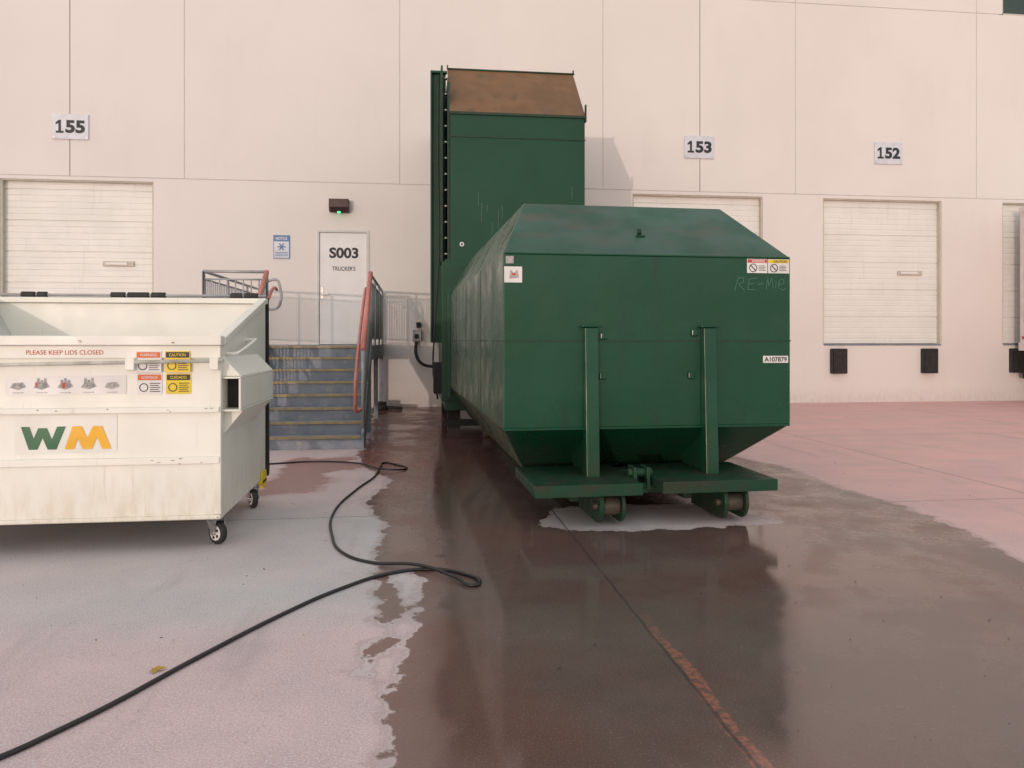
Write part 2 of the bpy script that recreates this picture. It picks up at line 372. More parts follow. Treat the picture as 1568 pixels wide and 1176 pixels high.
def one(x, z0, h, y, par, mat=INK):
    s = h/.27
    mb = MB(); mb.prism_y([(x-.075*s, z0), (x+.075*s, z0), (x+.075*s, z0+.042*s), (x+.024*s, z0+.042*s), (x+.024*s, z0+h), (x-.016*s, z0+h), (x-.08*s, z0+h-.055*s),
                           (x-.08*s, z0+h-.10*s), (x-.024*s, z0+h-.068*s), (x-.024*s, z0+.042*s), (x-.075*s, z0+.042*s)], y, y+.002)
    mb.out('digit_one', mat, par)
for nm, x in (('155', -7.13), ('153', 6.45), ('152', 11.11)):
    e = empty('dock_number_sign', (x, WY, 5.9))
    MB().box(-.355, .355, -.03, -.003, -.26, .26).out('plate', SIGNW, e, .004)
    text('digits', nm[1:], .098, 0, .385, .27, -.033, INK, e, .045)
    one(-.205, -.135, .27, -.035, e)
    mb = MB(); [mb.cyl((sx*.32, -.036, sz*.22), (sx*.32, -.03, sz*.22), .012) for sx in (-1, 1) for sz in (-1, 1)]; mb.out('screws', CHROME, e)
e = empty('notice_sign', (-2.87, WY, 3.47))
MB().box(-.17, .17, -.02, -.003, -.25, .25).out('plate', BLUES, e)
MB().box(-.155, .155, -.024, -.021, .12, .235).out('header', BLUES, e)
mb = MB()
for k in range(3):
    a = k*math.pi/3; dx, dz = math.cos(a)*.085, math.sin(a)*.085; px, pz = -math.sin(a)*.013, math.cos(a)*.013
    mb.prism_y([(-dx-px, -dz-pz), (dx-px, dz-pz), (dx+px, dz+pz), (-dx+px, -dz+pz)], -.026-k*.001, -.023)
mb.out('symbol', BLUES, e)
mb = MB(); [mb.box(-.13, .13, -.026, -.023, -.13-i*.035, -.115-i*.035) for i in range(3)]; mb.out('lines', BLUES, e)
MB().box(-.155, .155, -.0225, -.0202, -.235, .115).out('field', SIGNW, e)
text('t', 'NOTICE', 0, .178, .24, .06, -.026, WHITE, e, .02)
# wall pack lamp
e = empty('wall_lamp', (-1.65, WY, 4.37))
MB().prism_x([(0, -.14), (-.12, -.14), (-.20, -.05), (-.20, .13), (0, .13)], -.21, .21).out('housing', BROWNL, e, .012)
MB().prism_x([(-.125, -.148), (-.205, -.056), (-.21, -.05), (-.13, -.150)], -.17, .17).out('lens', M('lens_dark', (.06, .03, .03), rough=.2), e)
MB().box(-.03, .03, -.16, -.11, -.165, -.142).out('led', LED, e)
# electrical disconnect with conduit
e = empty('electrical_box', (.02, WY, 0))
MB().box(-.10, .09, -.14, -.003, 1.44, 1.70).out('cabinet', STEELG, e, .01)
MB().box(-.06, .02, -.2, -.142, 1.5, 1.6).out('plug', DARK, e, .01)
MB().box(-.02, .08, -.12, -.003, 1.74, 1.86).out('top_box', DARK, e, .01)
tube('conduit', [(-.02, -.1, 1.46), (-.02, -.14, 1.15), (.10, -.25, .96), (.32, -.3, .90), (.6, -.4, .95)], .035, DARK, e)
mb = MB(); mb.cyl((-.75, WY-.6, .0), (-.75, WY-.6, .13), .17, 18, .12); mb.cyl((-.75, WY-.6, .13), (-.75, WY-.6, .17), .13, 18); mb.cyl((-.62, WY-.62, .05), (-.3, WY-.7, .04), .035)
mb.out('rubber_drain_cover', BLACK)

# ------------------------------------------------------------------ dock stairs
st = empty('dock_stairs')
SX0, SX1, SY0, LY, LZ = -2.28, -.70, 10.5, 12.25, 1.37
rise, run = LZ/8, (LY-SY0)/7
mb = MB(); mn_ = MB()
for i in range(7):
    y = SY0+i*run; z = (i+1)*rise
    mb.box(SX0+.02, SX1-.03, y, y+run+.03, z-.035, z)
    mb.box(SX0+.02, SX1-.03, y+.012, y+.018, z-rise, z-.036)
    mn_.box(SX0+.03, SX1-.04, y-.004, y+.045, z-.03, z+.004)
mb.box(SX0+.02, SX1-.03, LY+.012, LY+.018, LZ-rise, LZ-.05)
mn_.box(SX0+.03, SX1-.04, LY-.004, LY+.045, LZ-.03, LZ+.004)
mb.out('treads', STAIRG, st, .003); mn_.out('nosings', NOSE, st)
mb = MB()
for x in (SX0-.005, SX1-.03):
    mb.prism_x([(SY0-.04, 0), (SY0-.04, rise+.05), (LY, LZ+.04), (LY, LZ-.28), (SY0+.28, 0)], x, x+.035)
mb.out('stringers', STAIRG, st, .003)
mb = MB(); LX0 = -3.27
mb.box(LX0, SX1, LY+.02, WY-.01, LZ-.05, LZ)
mb.out('landing_deck', STAIRG, st)
mb = MB(); mb.box(LX0, SX0-.01, LY, LY+.015, LZ-.22, LZ-.002); mb.box(SX1, SX1+.012, LY, WY-.01, LZ-.22, LZ+.01); mb.box(LX0-.012, LX0, LY, WY-.01, LZ-.22, LZ+.01)
for x in (LX0+.05, SX1-.05):
    for y in (LY+.12, 14.6, 16.8):
        mb.box(x-.04, x+.04, y-.04, y+.04, 0, LZ-.052)
mb.out('landing_frame', STAIRG, st, .003)
def rail(mbp, mbt, p0, p1, h=1.15, drop=.12, sp_=.115, posts=2, tr=.024):
    p0 = Vector(p0); p1 = Vector(p1); d = p1-p0; L = math.hypot(d.x, d.y); H = Vector((0, 0, h))
    mbt.cyl(p0+H, p1+H, tr)
    mbp.cyl(p0+H-Vector((0, 0, .12)), p1+H-Vector((0, 0, .12)), .014, 8)
    mbp.cyl(p0+Vector((0, 0, drop)), p1+Vector((0, 0, drop)), .014, 8)
    n = int(L/sp_)
    for i in range(1, n):
        q = p0+d*i/n
        mbp.cyl(q+Vector((0, 0, drop)), q+Vector((0, 0, h-.12)), .010, 6)
    for i in range(posts):
        q = p0+d*i/(posts-1)
        mbp.cyl(q, q+H, .024)
gp = MB(); gt = MB()
rail(gp, gt, (LX0+.03, LY+.05, LZ), (SX0-.02, LY+.05, LZ))
rail(gp, gt, (LX0+.03, LY+.05, LZ), (LX0+.03, WY-.1, LZ), posts=4)
rail(gp, gt, (SX1-.03, LY+.05, LZ), (SX1-.03, WY-.1, LZ), posts=4)
rs = MB()
for x in (SX0-.02, SX1-.015):
    rail(gp, rs, (x, SY0+.06, rise), (x, LY+.05, LZ), h=1.15, posts=3, tr=.036)
gp.out('railing_pickets', STEELG, st); gt.out('landing_top_rails', STEELG, st)
rs.out('stair_top_rails', SALMON, st)
for s_, x in ((1, SX0+.06), (-1, SX1-.10)):
    pts = [(x-s_*.06, SY0+.1, rise+.35), (x, SY0-.12, rise+.36), (x, SY0-.16, rise+.50), (x, SY0-.14, rise+.72), (x, SY0+.0, rise+.86), (x, LY-.1, LZ+.80), (x, LY+.25, LZ+.92), (x, LY+.45, LZ+.9)]
    tube('grab_rail', pts, .024, SALMON, st)
tube('rail_return', [(SX0+.0, LY-.1, 2.36), (SX0+.16, LY-.12, 2.38), (SX0+.2, LY-.12, 2.3), (SX0+.2, LY-.12, 2.0), (SX0+.14, LY-.12, 1.94), (SX0+.0, LY-.12, 1.94)], .02, STEELG, st)

# ------------------------------------------------------------------ compactor container
ct = empty('compactor_container', (.70, 6.2, 0), math.radians(1.7))
W_, L_, H0, Z0, Z1, Z2, Z3 = 2.5, 5.85, .77, .27, .73, 2.165, 2.71
i_ = .30
V = [(0, 0, Z1), (W_, 0, Z1), (W_, 0, Z2), (0, 0, Z2),
     (i_, H0, Z0), (W_-i_, H0, Z0), (i_, H0, Z3), (W_-i_, H0, Z3),
     (0, L_, Z1), (W_, L_, Z1), (W_, L_, Z2), (0, L_, Z2), (i_, L_, Z0), (W_-i_, L_, Z0), (i_, L_, Z3), (W_-i_, L_, Z3)]
F = [(0, 1, 2, 3), (3, 2, 7, 6), (0, 4, 5, 1), (0, 3, 11, 8), (1, 9, 10, 2), (3, 6, 14, 11), (2, 10, 15, 7), (0, 8, 12, 4), (1, 5, 13, 9), (6, 7, 15, 14), (4, 12, 13, 5),
     (8, 11, 14, 15, 10, 9, 13, 12)]
bo = MB().poly(V, F).out('body', GREEN, ct, .012)
bo.data.materials.append(GREENS); bo.data.materials.append(GREENR)
for p in bo.data.polygons:
    if abs(p.normal.x) > .5 : p.material_index = 1
    if p.normal.z > .3 and abs(p.normal.x) < .5: p.material_index = 2
mb = MB()
mb.box(.0, W_, -.006, .0, 1.447, 1.455); mb.box(-.006, .0, .0, L_, 1.447, 1.455); mb.box(W_, W_+.006, 0, L_, 1.447, 1.455)
for yy in (1.6, 3.2, 4.7):
    mb.box(-.004, .0, yy, yy+.008, Z1, Z2)
mb.out('weld_seam', GREEND, ct)
mb = MB()
mb.box(.01, W_-.01, -.012, .0, Z1-.012, Z1+.006)
mb.box(.01, W_-.01, -.010, .0, Z2-.006, Z2+.008)
for y in (L_-.02,):
    mb.box(-.05, 0, y-.08, y+.02, Z0+.3, Z2+.05); mb.box(W_, W_+.05, y-.08, y+.02, Z0+.3, Z2+.05)
mb.out('edge_trim', GREEN, ct, .003)
mb = MB(); mb2 = MB(); mb3 = MB()
for x in (.72, 1.74):
    w2 = .055
    mb.poly([(x-w2, -.13, .31), (x+w2, -.13, .31), (x+w2, -.012, .31), (x-w2, -.012, .31), (x-w2, -.07, 1.56), (x+w2, -.07, 1.56), (x+w2, -.002, 1.56), (x-w2, -.002, 1.56)],
            [(0, 3, 2, 1), (4, 5, 6, 7), (0, 1, 5, 4), (1, 2, 6, 5), (2, 3, 7, 6), (3, 0, 4, 7)])
    mb.box(x-w2-.025, x+w2+.025, -.085, -.0015, 1.562, 1.58)
    mb.prism_x([(-.02, Z1-.02), (-.02, .32), (.35, .32), (.62, .38)], x-.02, x+.02)
    mb3.box(x-.09, x+.09, .3, L_, .06, Z0-.004)
    prof = [(.25, .30)]+[(-.28+.13*math.cos(t), .16+.14*math.sin(t)) for t in [math.pi/2+i*math.pi/12 for i in range(13)]]+[(.3, .02)]
    mb2.prism_x(prof, x-.02, x+.015); mb2.prism_x(prof, x+.16, x+.185)
    mb2.box(x+.015, x+.16, -.1, .2, .22, .30)
mb.out('front_posts', GREEN, ct, .006); mb3.out('skid_rails', GREEND, ct, .006); mb2.out('roller_brackets', GREEND, ct, .004)
mb = MB()
for x in (.72, 1.74):
    mb.cyl((x+.02, -.30, .15), (x+.155, -.30, .15), .07, 20)
    mb.cyl((x-.05, -.30, .15), (x+.215, -.30, .15), .028, 12)
for x in (.55, 1.95):
    mb.cyl((x-.09, L_-.5, .1), (x+.09, L_-.5, .1), .1, 20)
mb.out('rollers', M('roller_steel', (.06, .06, .05), (.10, .07, .05), 12, .5, metal=.2), ct, .004)
mb = MB()
for a, c, y0 in ((.17, 1.02, -.47), (1.19, 2.14, -.45)):
    mb.box(a, c, y0, .45, .335, .35)
    mb.box(a, c, y0-.012, y0, .26, .352)
    mb.box(a, a+.012, y0+.001, .45, .27, .334)
    mb.box(c-.012, c, y0+.001, .45, .27, .334)
mb.box(.3, 2.2, .30, .42, .12, .33)
mb.out('step_plates', GREEND, ct, .004)
mb = MB(); mb.box(1.05, 1.16, -.2, .35, .22, .30); mb.cyl((1.0, -.15, .38), (1.2, -.15, .38), .035); mb.box(1.03, 1.06, -.22, -.05, .25, .43); mb.box(1.14, 1.17, -.22, -.05, .25, .43)
mb.out('tow_hook', GREEND, ct, .006)
mb = MB(); mb.cyl((1.25, .31, 2.385), (1.25, .31, 2.43), .018, 10); mb.box(1.21, 1.29, .27, .285, 2.362, 2.372); mb.out('lift_eye', GREEND, ct)
mb = MB(); [mb.box(x-.03, x+.03, -.022, -.001, z-.03, z+.03) for x, z in ((.84, 1.49), (1.63, 1.52), (.83, 1.16), (1.60, 1.16))]; mb.out('brackets', GREEN, ct, .01)
MB().box(2.10, 2.285, -.006, -.004, 2.03, 2.15).out('decal_warning', WHITE, ct)
MB().box(2.292, 2.485, -.006, -.004, 2.03, 2.15).out('decal_caution', WHITE, ct)
MB().box(2.105, 2.28, -.008, -.0065, 2.118, 2.146).out('decal_warning_head', REDI, ct)
MB().box(2.297, 2.48, -.008, -.0065, 2.118, 2.146).out('decal_caution_head', YEL, ct)
text('dw', 'WARNING', 2.20, 2.132, .12, .02, -.0095, WHITE, ct, .02); text('dc', 'CAUTION', 2.40, 2.132, .12, .02, -.0095, INK, ct, .02)
def ring(mb, cx, cz, r, t, y0, y1, n=20):
    for k in range(n):
        a, c = 2*math.pi*k/n, 2*math.pi*(k+1)/n
        mb.prism_y([(cx+r*math.cos(a), cz+r*math.sin(a)), (cx+r*math.cos(c), cz+r*math.sin(c)), (cx+(r-t)*math.cos(c), cz+(r-t)*math.sin(c)), (cx+(r-t)*math.cos(a), cz+(r-t)*math.sin(a))], y0, y1)
mb = MB(); ring(mb, 2.155, 2.074, .036, .006, -.009, -.0065); ring(mb, 2.345, 2.074, .036, .006, -.009, -.0065)
for x in (2.155, 2.345):
    mb.prism_y([(x-.027, 2.096), (x-.022, 2.101), (x+.027, 2.052), (x+.022, 2.047)], -.0095, -.0065)
    for i in range(4):
        mb.box(x+.05, x+.05+.065-.01*(i % 2), -.0085, -.0065, 2.052+i*.013, 2.056+i*.013)
mb.out('decal_symbols', INK, ct)
MB().box(2.245, 2.475, -.006, -.004, 1.262, 1.322).out('serial_plate', WHITE, ct)
text('serial', 'A107879', 2.36, 1.292, .205, .042, -.008, INK, ct, .02)
MB().box(.008, .155, -.006, -.004, 1.925, 2.055).out('maker_plate', WHITE, ct)
mb = MB(); mb.prism_y([(.05, 1.955), (.13, 1.965), (.115, 2.03), (.085, 2.0), (.06, 2.03)], -.008, -.0065); mb.out('maker_mark', GREYI, ct)
MB().box(.07, .10, -.0095, -.0085, 1.985, 2.0).out('maker_dot', REDI, ct)
mb = MB(); mb.box(.02, .085, -.006, -.004, 2.08, 2.14); mb.out('small_plate', GREYI, ct)
mb = MB()
scr = [[(1.99, 1.88), (2.02, 1.99), (2.07, 1.985), (2.07, 1.95), (2.02, 1.935), (2.08, 1.88)], [(2.19, 1.985), (2.12, 1.98), (2.105, 1.89), (2.175, 1.885)], [(2.112, 1.935), (2.165, 1.94)],
       [(2.2, 1.935), (2.25, 1.94)], [(2.275, 1.89), (2.285, 1.985), (2.30, 1.92), (2.325, 1.99), (2.34, 1.9)], [(2.36, 1.90), (2.365, 1.96)],
       [(2.39, 1.93), (2.44, 1.945), (2.43, 1.985), (2.395, 1.97), (2.385, 1.91), (2.42, 1.885), (2.455, 1.90)]]
for s_ in scr:
    for (a, c), (d, f) in zip(s_[:-1], s_[1:]):
        t_ = Vector((d-a, f-c)).normalized()*.0032; px, pz = -t_.y, t_.x
        mb.prism_y([(a-px, c-pz), (d-px, f-pz), (d+px, f+pz), (a+px, c+pz)], -.004, -.0015)
mb.out('marker_scrawl', CHALK, ct)

# ------------------------------------------------------------------ compactor tower
tw = empty('compactor_hopper')
TX0, TX1, TYF, TYB = .54, 2.72, 12.25, 16.98
mb = MB(); mb.prism_x([(TYF, 2.3), (TYF, 5.08), (13.25, 6.05), (TYB, 6.05), (TYB, 2.3)], TX0, TX1); mb.out('chute', GREENT, tw, .01)
mb = MB(); mb.box(TX0-.012, TX1+.012, TYF-.014, TYF-.001, 4.70, 4.715); mb.box(TX0-.015, TX1+.015, TYF-.03, TYF-.001, 5.06, 5.10); mb.out('chute_seams', GREEND, tw)
s0 = Vector((0, TYF-.03, 5.10)); s1 = Vector((0, 13.2, 6.10))
mb = MB(); mb.poly([(TX0-.01, s0.y, s0.z), (TX1, s0.y, s0.z), (TX1, s1.y, s1.z), (TX0-.01, s1.y, s1.z), (TX0-.01, s0.y+.03, s0.z-.03), (TX1, s0.y+.03, s0.z-.03), (TX1, s1.y+.03, s1.z-.03), (TX0-.01, s1.y+.03, s1.z-.03)],
                   [(0, 1, 2, 3), (7, 6, 5, 4), (0, 4, 5, 1), (1, 5, 6, 2), (2, 6, 7, 3), (3, 7, 4, 0)])
mb.out('hood', RUST, tw, .004)
mb = MB(); mb.cyl((TX0-.02, s1.y, s1.z+.01), (TX1+.02, s1.y, s1.z+.01), .018); mb.box(TX0-.02, TX0+.0, s1.y-.02, s1.y+.01, 6.1, 6.17); mb.box(TX1-.01, TX1+.01, s1.y-.02, s1.y+.01, 6.1, 6.17)
mb.box(TX1+.0, TX1+.02, TYF-.04, TYF+.03, 5.0, 5.28)
mb.out('hood_rod', GREEND, tw)
mb = MB(); mb.box(.24, .50, 13.15, 13.23, 1.42, 6.03); mb.box(.42, .50, 13.231, TYB, 1.42, 6.03); mb.box(.24, .27, 13.08, 13.149, 1.42, 6.03); mb.box(.24, .52, 13.07, 13.149, 5.99, 6.03)
mb.out('side_shroud', GREENT, tw, .006)
mb = MB(); mb.box(.40, .43, 12.6, 13.14, 2.75, 5.95)
for i in range(12):
    z = 2.85+i*.26
    mb.box(.445, .50, 12.54, 12.60, z, z+.03)
mb.box(.50, .535, 12.35, 12.6, 2.6, 5.6)
mb.out('track_bracket', GREEND, tw)
mb = MB(); [mb.cyl((.475, 12.535, 2.865+i*.26), (.475, 12.52, 2.865+i*.26), .011, 8) for i in range(12)]; mb.out('bolts', CHROME, tw)
tube('cable', [(.37, 12.9, 5.9), (.36, 12.9, 4.5), (.38, 12.9, 3.0), (.30, 12.8, 1.6), (.28, 12.7, .9), (.35, 12.6, .5)], .015, BLACK, tw)
mb = MB(); mb.box(.45, 2.8, 12.12, 15.6, .35, 2.74); mb.box(.40, 2.85, 12.09, 12.2, .5, 2.70); mb.out('ram_housing', GREENT, tw, .01)
mb = MB(); [mb.box(x, x+.2, y, y+.3, 0, .35) for x in (.5, 2.5) for y in (12.3, 15.2)]; mb.box(.42, 2.8, 12.2, 12.3, .10, .2); mb.out('feet', BLACK, tw)
mb = MB(); mb.box(.28, .449, 12.4, 12.9, .6, 1.1); mb.out('valve_box', DARK, tw, .01)
mb = MB(); mb.cyl((.72, TYF-.012, 2.99), (.72, TYF, 2.99), .035, 20); mb.out('round_sticker', WHITE, tw)
mb = MB(); mb.cyl((.72, TYF-.016, 2.99), (.72, TYF-.013, 2.99), .018, 16); mb.out('sticker_centre', INK, tw)
mb = MB()
for x, z, l in ((.98, 3.6, .22), (1.03, 3.35, .3), (1.12, 3.5, .12), (1.3, 3.25, .3), (1.36, 3.4, .22), (1.2, 3.15, .2), (1.45, 3.2, .14), (2.5, 3.75, .2)):
    mb.prism_y([(x, z), (x+.006, z), (x+.012, z+l), (x+.004, z+l)], TYF-.003, TYF-.0005)
mb.out('scrape_marks', M('scraped_paint', (.10, .17, .13), rough=.7), tw)

# ------------------------------------------------------------------ dumpster
dp = empty('waste_dumpster')
A0, A1, B0, B1 = -3.62, -1.35, 5.55, 7.15
t = .025
mb = MB()
mb.box(A0, A1, B0, B0+t, .21, 1.42)
side = [(B0+t, .21), (B1-t, .23), (B1-t, 1.76), (B0+t, 1.44)]
mb.prism_x(side, A1-t, A1); mb.prism_x(side, A0, A0+t)
mb.box(A0, A1, B1-t, B1, .23, 1.78)
mb.out('shell', CREAM, dp, .006)
mb = MB(); mb.box(A0+t+.002, A1-t-.002, B0+t+.002, B1-t-.002, .22, .30)
mb.poly([(A0+t+.003, B0+t+.003, 1.38), (A0+t+.003, B1-t-.003, 1.74), (A0+.45, B1-t-.003, .9), (A0+.45, B0+t+.003, .9)], [(0, 1, 2, 3)])
mb.poly([(A1-t-.003, B0+t+.003, 1.30), (A1-t-.003, B1-t-.003, 1.5), (A1-.2, B1-t-.003, .9), (A1-.2, B0+t+.003, .9)], [(0, 3, 2, 1)])
mb.out('inner_liner', CREAMIN, dp)
mb = MB()
mb.box(A0-.01, A1+.015, B0-.05, B0+.06, 1.42, 1.485)
mb.box(A0, A1+.005, B0-.018, B0-.001, 1.33, 1.419)
rt = [(B0+.061, 1.425), (B0+.061, 1.475), (B1-.06, 1.825), (B1-.06, 1.775)]
mb.prism_x(rt, A1-.045, A1+.02)
mb.prism_x(rt, A0-.02, A0+.045)
mb.box(A0-.02, A1+.02, B1-.058, B1+.02, 1.782, 1.83)
mb.box(A0, A1-.002, B0-.03, B0-.001, .955, .995)
mb.box(A0, A1-.002, B0-.022, B0-.001, .60, .65)
mb.box(A0, A1+.002, B0-.015, B0-.001, .215, .245)
mb.box(A1-.045, A1+.006, B0-.012, B0-.0, .246, 1.329)
mb.out('ribs', CREAM, dp, .008)
for s_, X_ in ((1, A1), (-1, A0)):
    def xx(d): return X_+s_*d
    mb = MB()
    lo, hi = .955, 1.20; PE = 6.8
    def pb(a, c, y0, y1, z0, z1): mb.box(min(xx(a), xx(c)), max(xx(a), xx(c)), y0, y1, z0, z1)
    pb(.001, .13, B0+.03, PE, lo, lo+.015); pb(.001, .13, B0+.03, PE, hi-.015, hi); pb(.115, .13, B0+.03, PE, lo+.016, hi-.016)
    a = xx(.001); c = xx(.13)
    mb.poly([(a, B0+.05, hi+.14), (a, PE, hi+.14), (c, PE, hi+.002), (c, B0+.05, hi+.002), (a, B0+.05, hi+.002), (a, PE, hi+.002)], [(0, 1, 2, 3), (0, 3, 4), (1, 5, 2), (3, 2, 5, 4)])
    mb.poly([(a, B0+.1, lo-.16), (a, PE-.1, lo-.16), (c, PE-.1, lo-.002), (c, B0+.1, lo-.002), (a, B0+.1, lo-.002), (a, PE-.1, lo-.002)], [(0, 1, 2, 3), (0, 3, 4), (1, 5, 2), (3, 2, 5, 4)])
    mb.out('fork_pocket', CREAM, dp, .004)
    mb = MB(); pb(.003, .113, B0+.2, B0+.22, lo+.017, hi-.017); mb.out('pocket_shadow', DARK, dp)
    tube('side_handle', [(xx(.0), B0+.15, 1.36), (xx(.07), B0+.16, 1.36), (xx(.085), B0+.2, 1.37), (xx(.085), B0+.75, 1.46), (xx(.07), B0+.8, 1.46), (xx(.0), B0+.81, 1.46)], .013, CREAM, dp)
mb = MB(); mb.cyl((A0-.02, B0-.045, 1.275), (A1+.03, B0-.045, 1.315), .013); mb.out('lock_bar', M('worn_bar', (.60, .61, .55), (.42, .40, .33), 6, .5), dp)
mb = MB(); [mb.box(x-.03, x+.03, B0-.06, B0-.001, 1.25, 1.335) for x in (-3.3, -1.93, A1-.03)]; mb.out('bar_clips', CREAM, dp, .006)
# scuffs and chipped paint where the arms rub
mb = MB()
for _ in range(30):
    x = random.uniform(A0, A1); z = random.choice([random.uniform(.22, .34), random.uniform(.96, 1.0), random.uniform(1.42, 1.48), random.uniform(.60, .66)])
    l = random.uniform(.006, .035); h = random.uniform(.002, .006)
    yy = B0-(.052 if z > 1.41 else .032 if .95 < z < 1 else .0245 if .59 < z < .66 else .017 if z < .246 else .002)
    if .95 < z < 1: z = min(z, .985)
    if z > 1.41: z = min(max(z, 1.43), 1.47)
    if .59 < z < .66: z = min(z, .64)
    mb.poly([(x, yy, z), (x+l*.6, yy, z-h), (x+l, yy, z+h*.3), (x+l*.4, yy, z+h)], [(0, 1, 2, 3)])
mb.out('paint_chips', M('chip_rust', (.28, .18, .11), (.36, .31, .25), 30, .8), dp)
RZ = 1.855
mb = MB(); mb.cyl((A0, B1+.04, RZ), (A1, B1+.04, RZ), .012); mb.out('lid_rod', STEELG, dp)
mb = MB()
for a, c in ((-3.42, -3.31), (-3.29, -3.21), (-2.68, -2.56), (-2.54, -2.36), (-2.34, -2.22), (-1.66, -1.56), (-1.54, -1.42)):
    mb.cyl((a, B1+.04, RZ), (c, B1+.04, RZ), .028, 14)
for a, c in ((A0+.02, -2.5), (-2.47, A1+.02)):
    mb.prism_x([(B1+.05, 1.84), (B1+.065, 1.84), (B1+.10, .25), (B1+.07, .22)], a, c)
mb.out('lids', BLACK, dp, .006)
# stickers
y = B0-.003
text('red_text', 'PLEASE KEEP LIDS CLOSED', -2.357, 1.372, .49, .03, B0-.0195, REDI, dp, .005)
MB().prism_y([(-2.74, 1.08), (-1.97, 1.09), (-1.97, 1.215), (-2.74, 1.21)], y-.001, y).out('picture_label', WHITE, dp)
mb = MB()
for k in range(5):
    cx = -2.66+k*.15
    mb.prism_y([(cx-.05, 1.135), (cx, 1.12), (cx+.05, 1.14), (cx+.03, 1.17), (cx-.03, 1.165)], y-.003, y-.0015)
    if k in (1, 2, 3):
        for q in range(3):
            mb.box(cx-.03+q*.022, cx-.015+q*.022, y-.0045, y-.0035, 1.14, 1.185+.012*((q+k) % 2))
mb.out('picture_icons', M('icon_print', (.22, .24, .26), (.45, .42, .38), 60, .5), dp)
mb = MB(); mb.box(-2.38, -2.36, y-.006, y-.005, 1.13, 1.165); mb.box(-2.55, -2.54, y-.006, y-.005, 1.14, 1.17); mb.out('picture_red', REDI, dp)
for q in range(5): text('cap', 'recycle', -2.66+q*.15, 1.10, .07, .010, y-.002, INK, dp)
z0 = 1.085
for nm, a, c, head, bg in (('warning', -1.90, -1.735, ORI, WHITE), ('caution', -1.71, -1.545, INK, YEL)):
    for lvl, wd in ((1.235, {'warning': 'WARNING', 'caution': 'CAUTION'}[nm]), (z0, {'warning': 'ADVERTENCIA', 'caution': 'CUIDADO'}[nm])):
        yy = y-.001 if lvl < 1.2 else y-.022
        top = lvl+.14 if lvl < 1.2 else lvl+.145
        MB().box(a, c, yy-.001, yy+.0 if lvl < 1.2 else yy+.02, lvl, top).out(nm+'_label', bg, dp)
        MB().box(a+.006, c-.006, yy-.003, yy-.0015, top-.045, top-.007).out(nm+'_head', head, dp)
        text('h', wd, (a+c)/2, top-.026, .11, .02, yy-.0045, WHITE if nm == 'warning' else YEL, dp, .01)
        mb = MB(); ring(mb, a+.045, lvl+.045, .03, .006, yy-.003, yy-.0015, 14)
        for i in range(5): mb.box(a+.085, c-.012-.01*(i % 2), yy-.003, yy-.0015, lvl+.015+i*.014, lvl+.020+i*.014)
        mb.out(nm+'_print', INK, dp)
def strokes(name, pts, wd, mat, z0, z1, yy):
    mb = MB()
    for k, (p, q) in enumerate(zip(pts[:-1], pts[1:])):
        mb.prism_y([(p[0]-wd/2, p[1]), (p[0]+wd/2, p[1]), (q[0]+wd/2, q[1]), (q[0]-wd/2, q[1])], yy-.0004*k, yy+.001)
    mb.out(name, mat, dp)
zl, zh = .715, .87
MB().prism_y([(-2.68, .69), (-2.03, .695), (-2.03, .945), (-2.68, .945)], y-.0012, y+.001).out('logo_field', M('logo_field', (.82, .83, .78), rough=.45), dp)
strokes('logo_w', [(-2.615, zh), (-2.565, zl), (-2.505, zh-.01), (-2.445, zl), (-2.385, zh)], .055, LGRN, zl, zh, y-.003)
strokes('logo_m', [(-2.335, zl), (-2.285, zh), (-2.22, zl), (-2.155, zh), (-2.095, zl)], .06, LYEL, zl, zh, y-.0045)
for cx, cy in ((-1.41, 5.72), (-1.41, 6.92), (-3.5, 5.72), (-3.5, 6.92)):
    ang = .9 if cy < 6 else .5
    R = Matrix.Rotation(ang, 4, 'Z'); O = Vector((cx, cy, 0))
    def tr(p): return O+(R @ Vector(p))
    mb = MB(); mb.cyl(tr((-.022, 0, .08)), tr((.022, 0, .08)), .08, 28); mb.out('caster_tyre', BLACK, dp, .008)
    mb = MB(); mb.cyl(tr((-.026, 0, .08)), tr((.026, 0, .08)), .055, 24); mb.out('caster_hub', WHITE, dp, .004)
    mb = MB()
    for q in range(5):
        aa = q*2*math.pi/5; mb.cyl(tr((-.030, .034*math.cos(aa), .08+.034*math.sin(aa))), tr((.030, .034*math.cos(aa), .08+.034*math.sin(aa))), .011, 8)
    mb.out('caster_hub_holes', DARK, dp)
    mb = MB(); mb.cyl(tr((-.05, 0, .08)), tr((.05, 0, .08)), .014, 10)
    for s_ in (-1, 1):
        a = [tr((s_*.035, -.015, .07)), tr((s_*.035, .015, .07)), tr((s_*.035, .07, .175)), tr((s_*.035, -.03, .175))]
        b_ = [p+(R @ Vector((s_*.008, 0, 0))) for p in a]
        mb.poly(a+b_, [(0, 1, 2, 3), (7, 6, 5, 4), (0, 4, 5, 1), (1, 5, 6, 2), (2, 6, 7, 3), (3, 7, 4, 0)])
    mb.cyl(tr((0, .02, .17)), tr((0, .02, .208)), .055, 18)
    mb.out('caster_fork', CHROME, dp)
mb = MB(); mb.box(A1-.1, A1+.02, 6.9, 7.13, .2, .229); mb.box(A1+.002, A1+.02, 6.92, 7.1, .16, .30); mb.out('caster_guard', YEL, dp, .004)

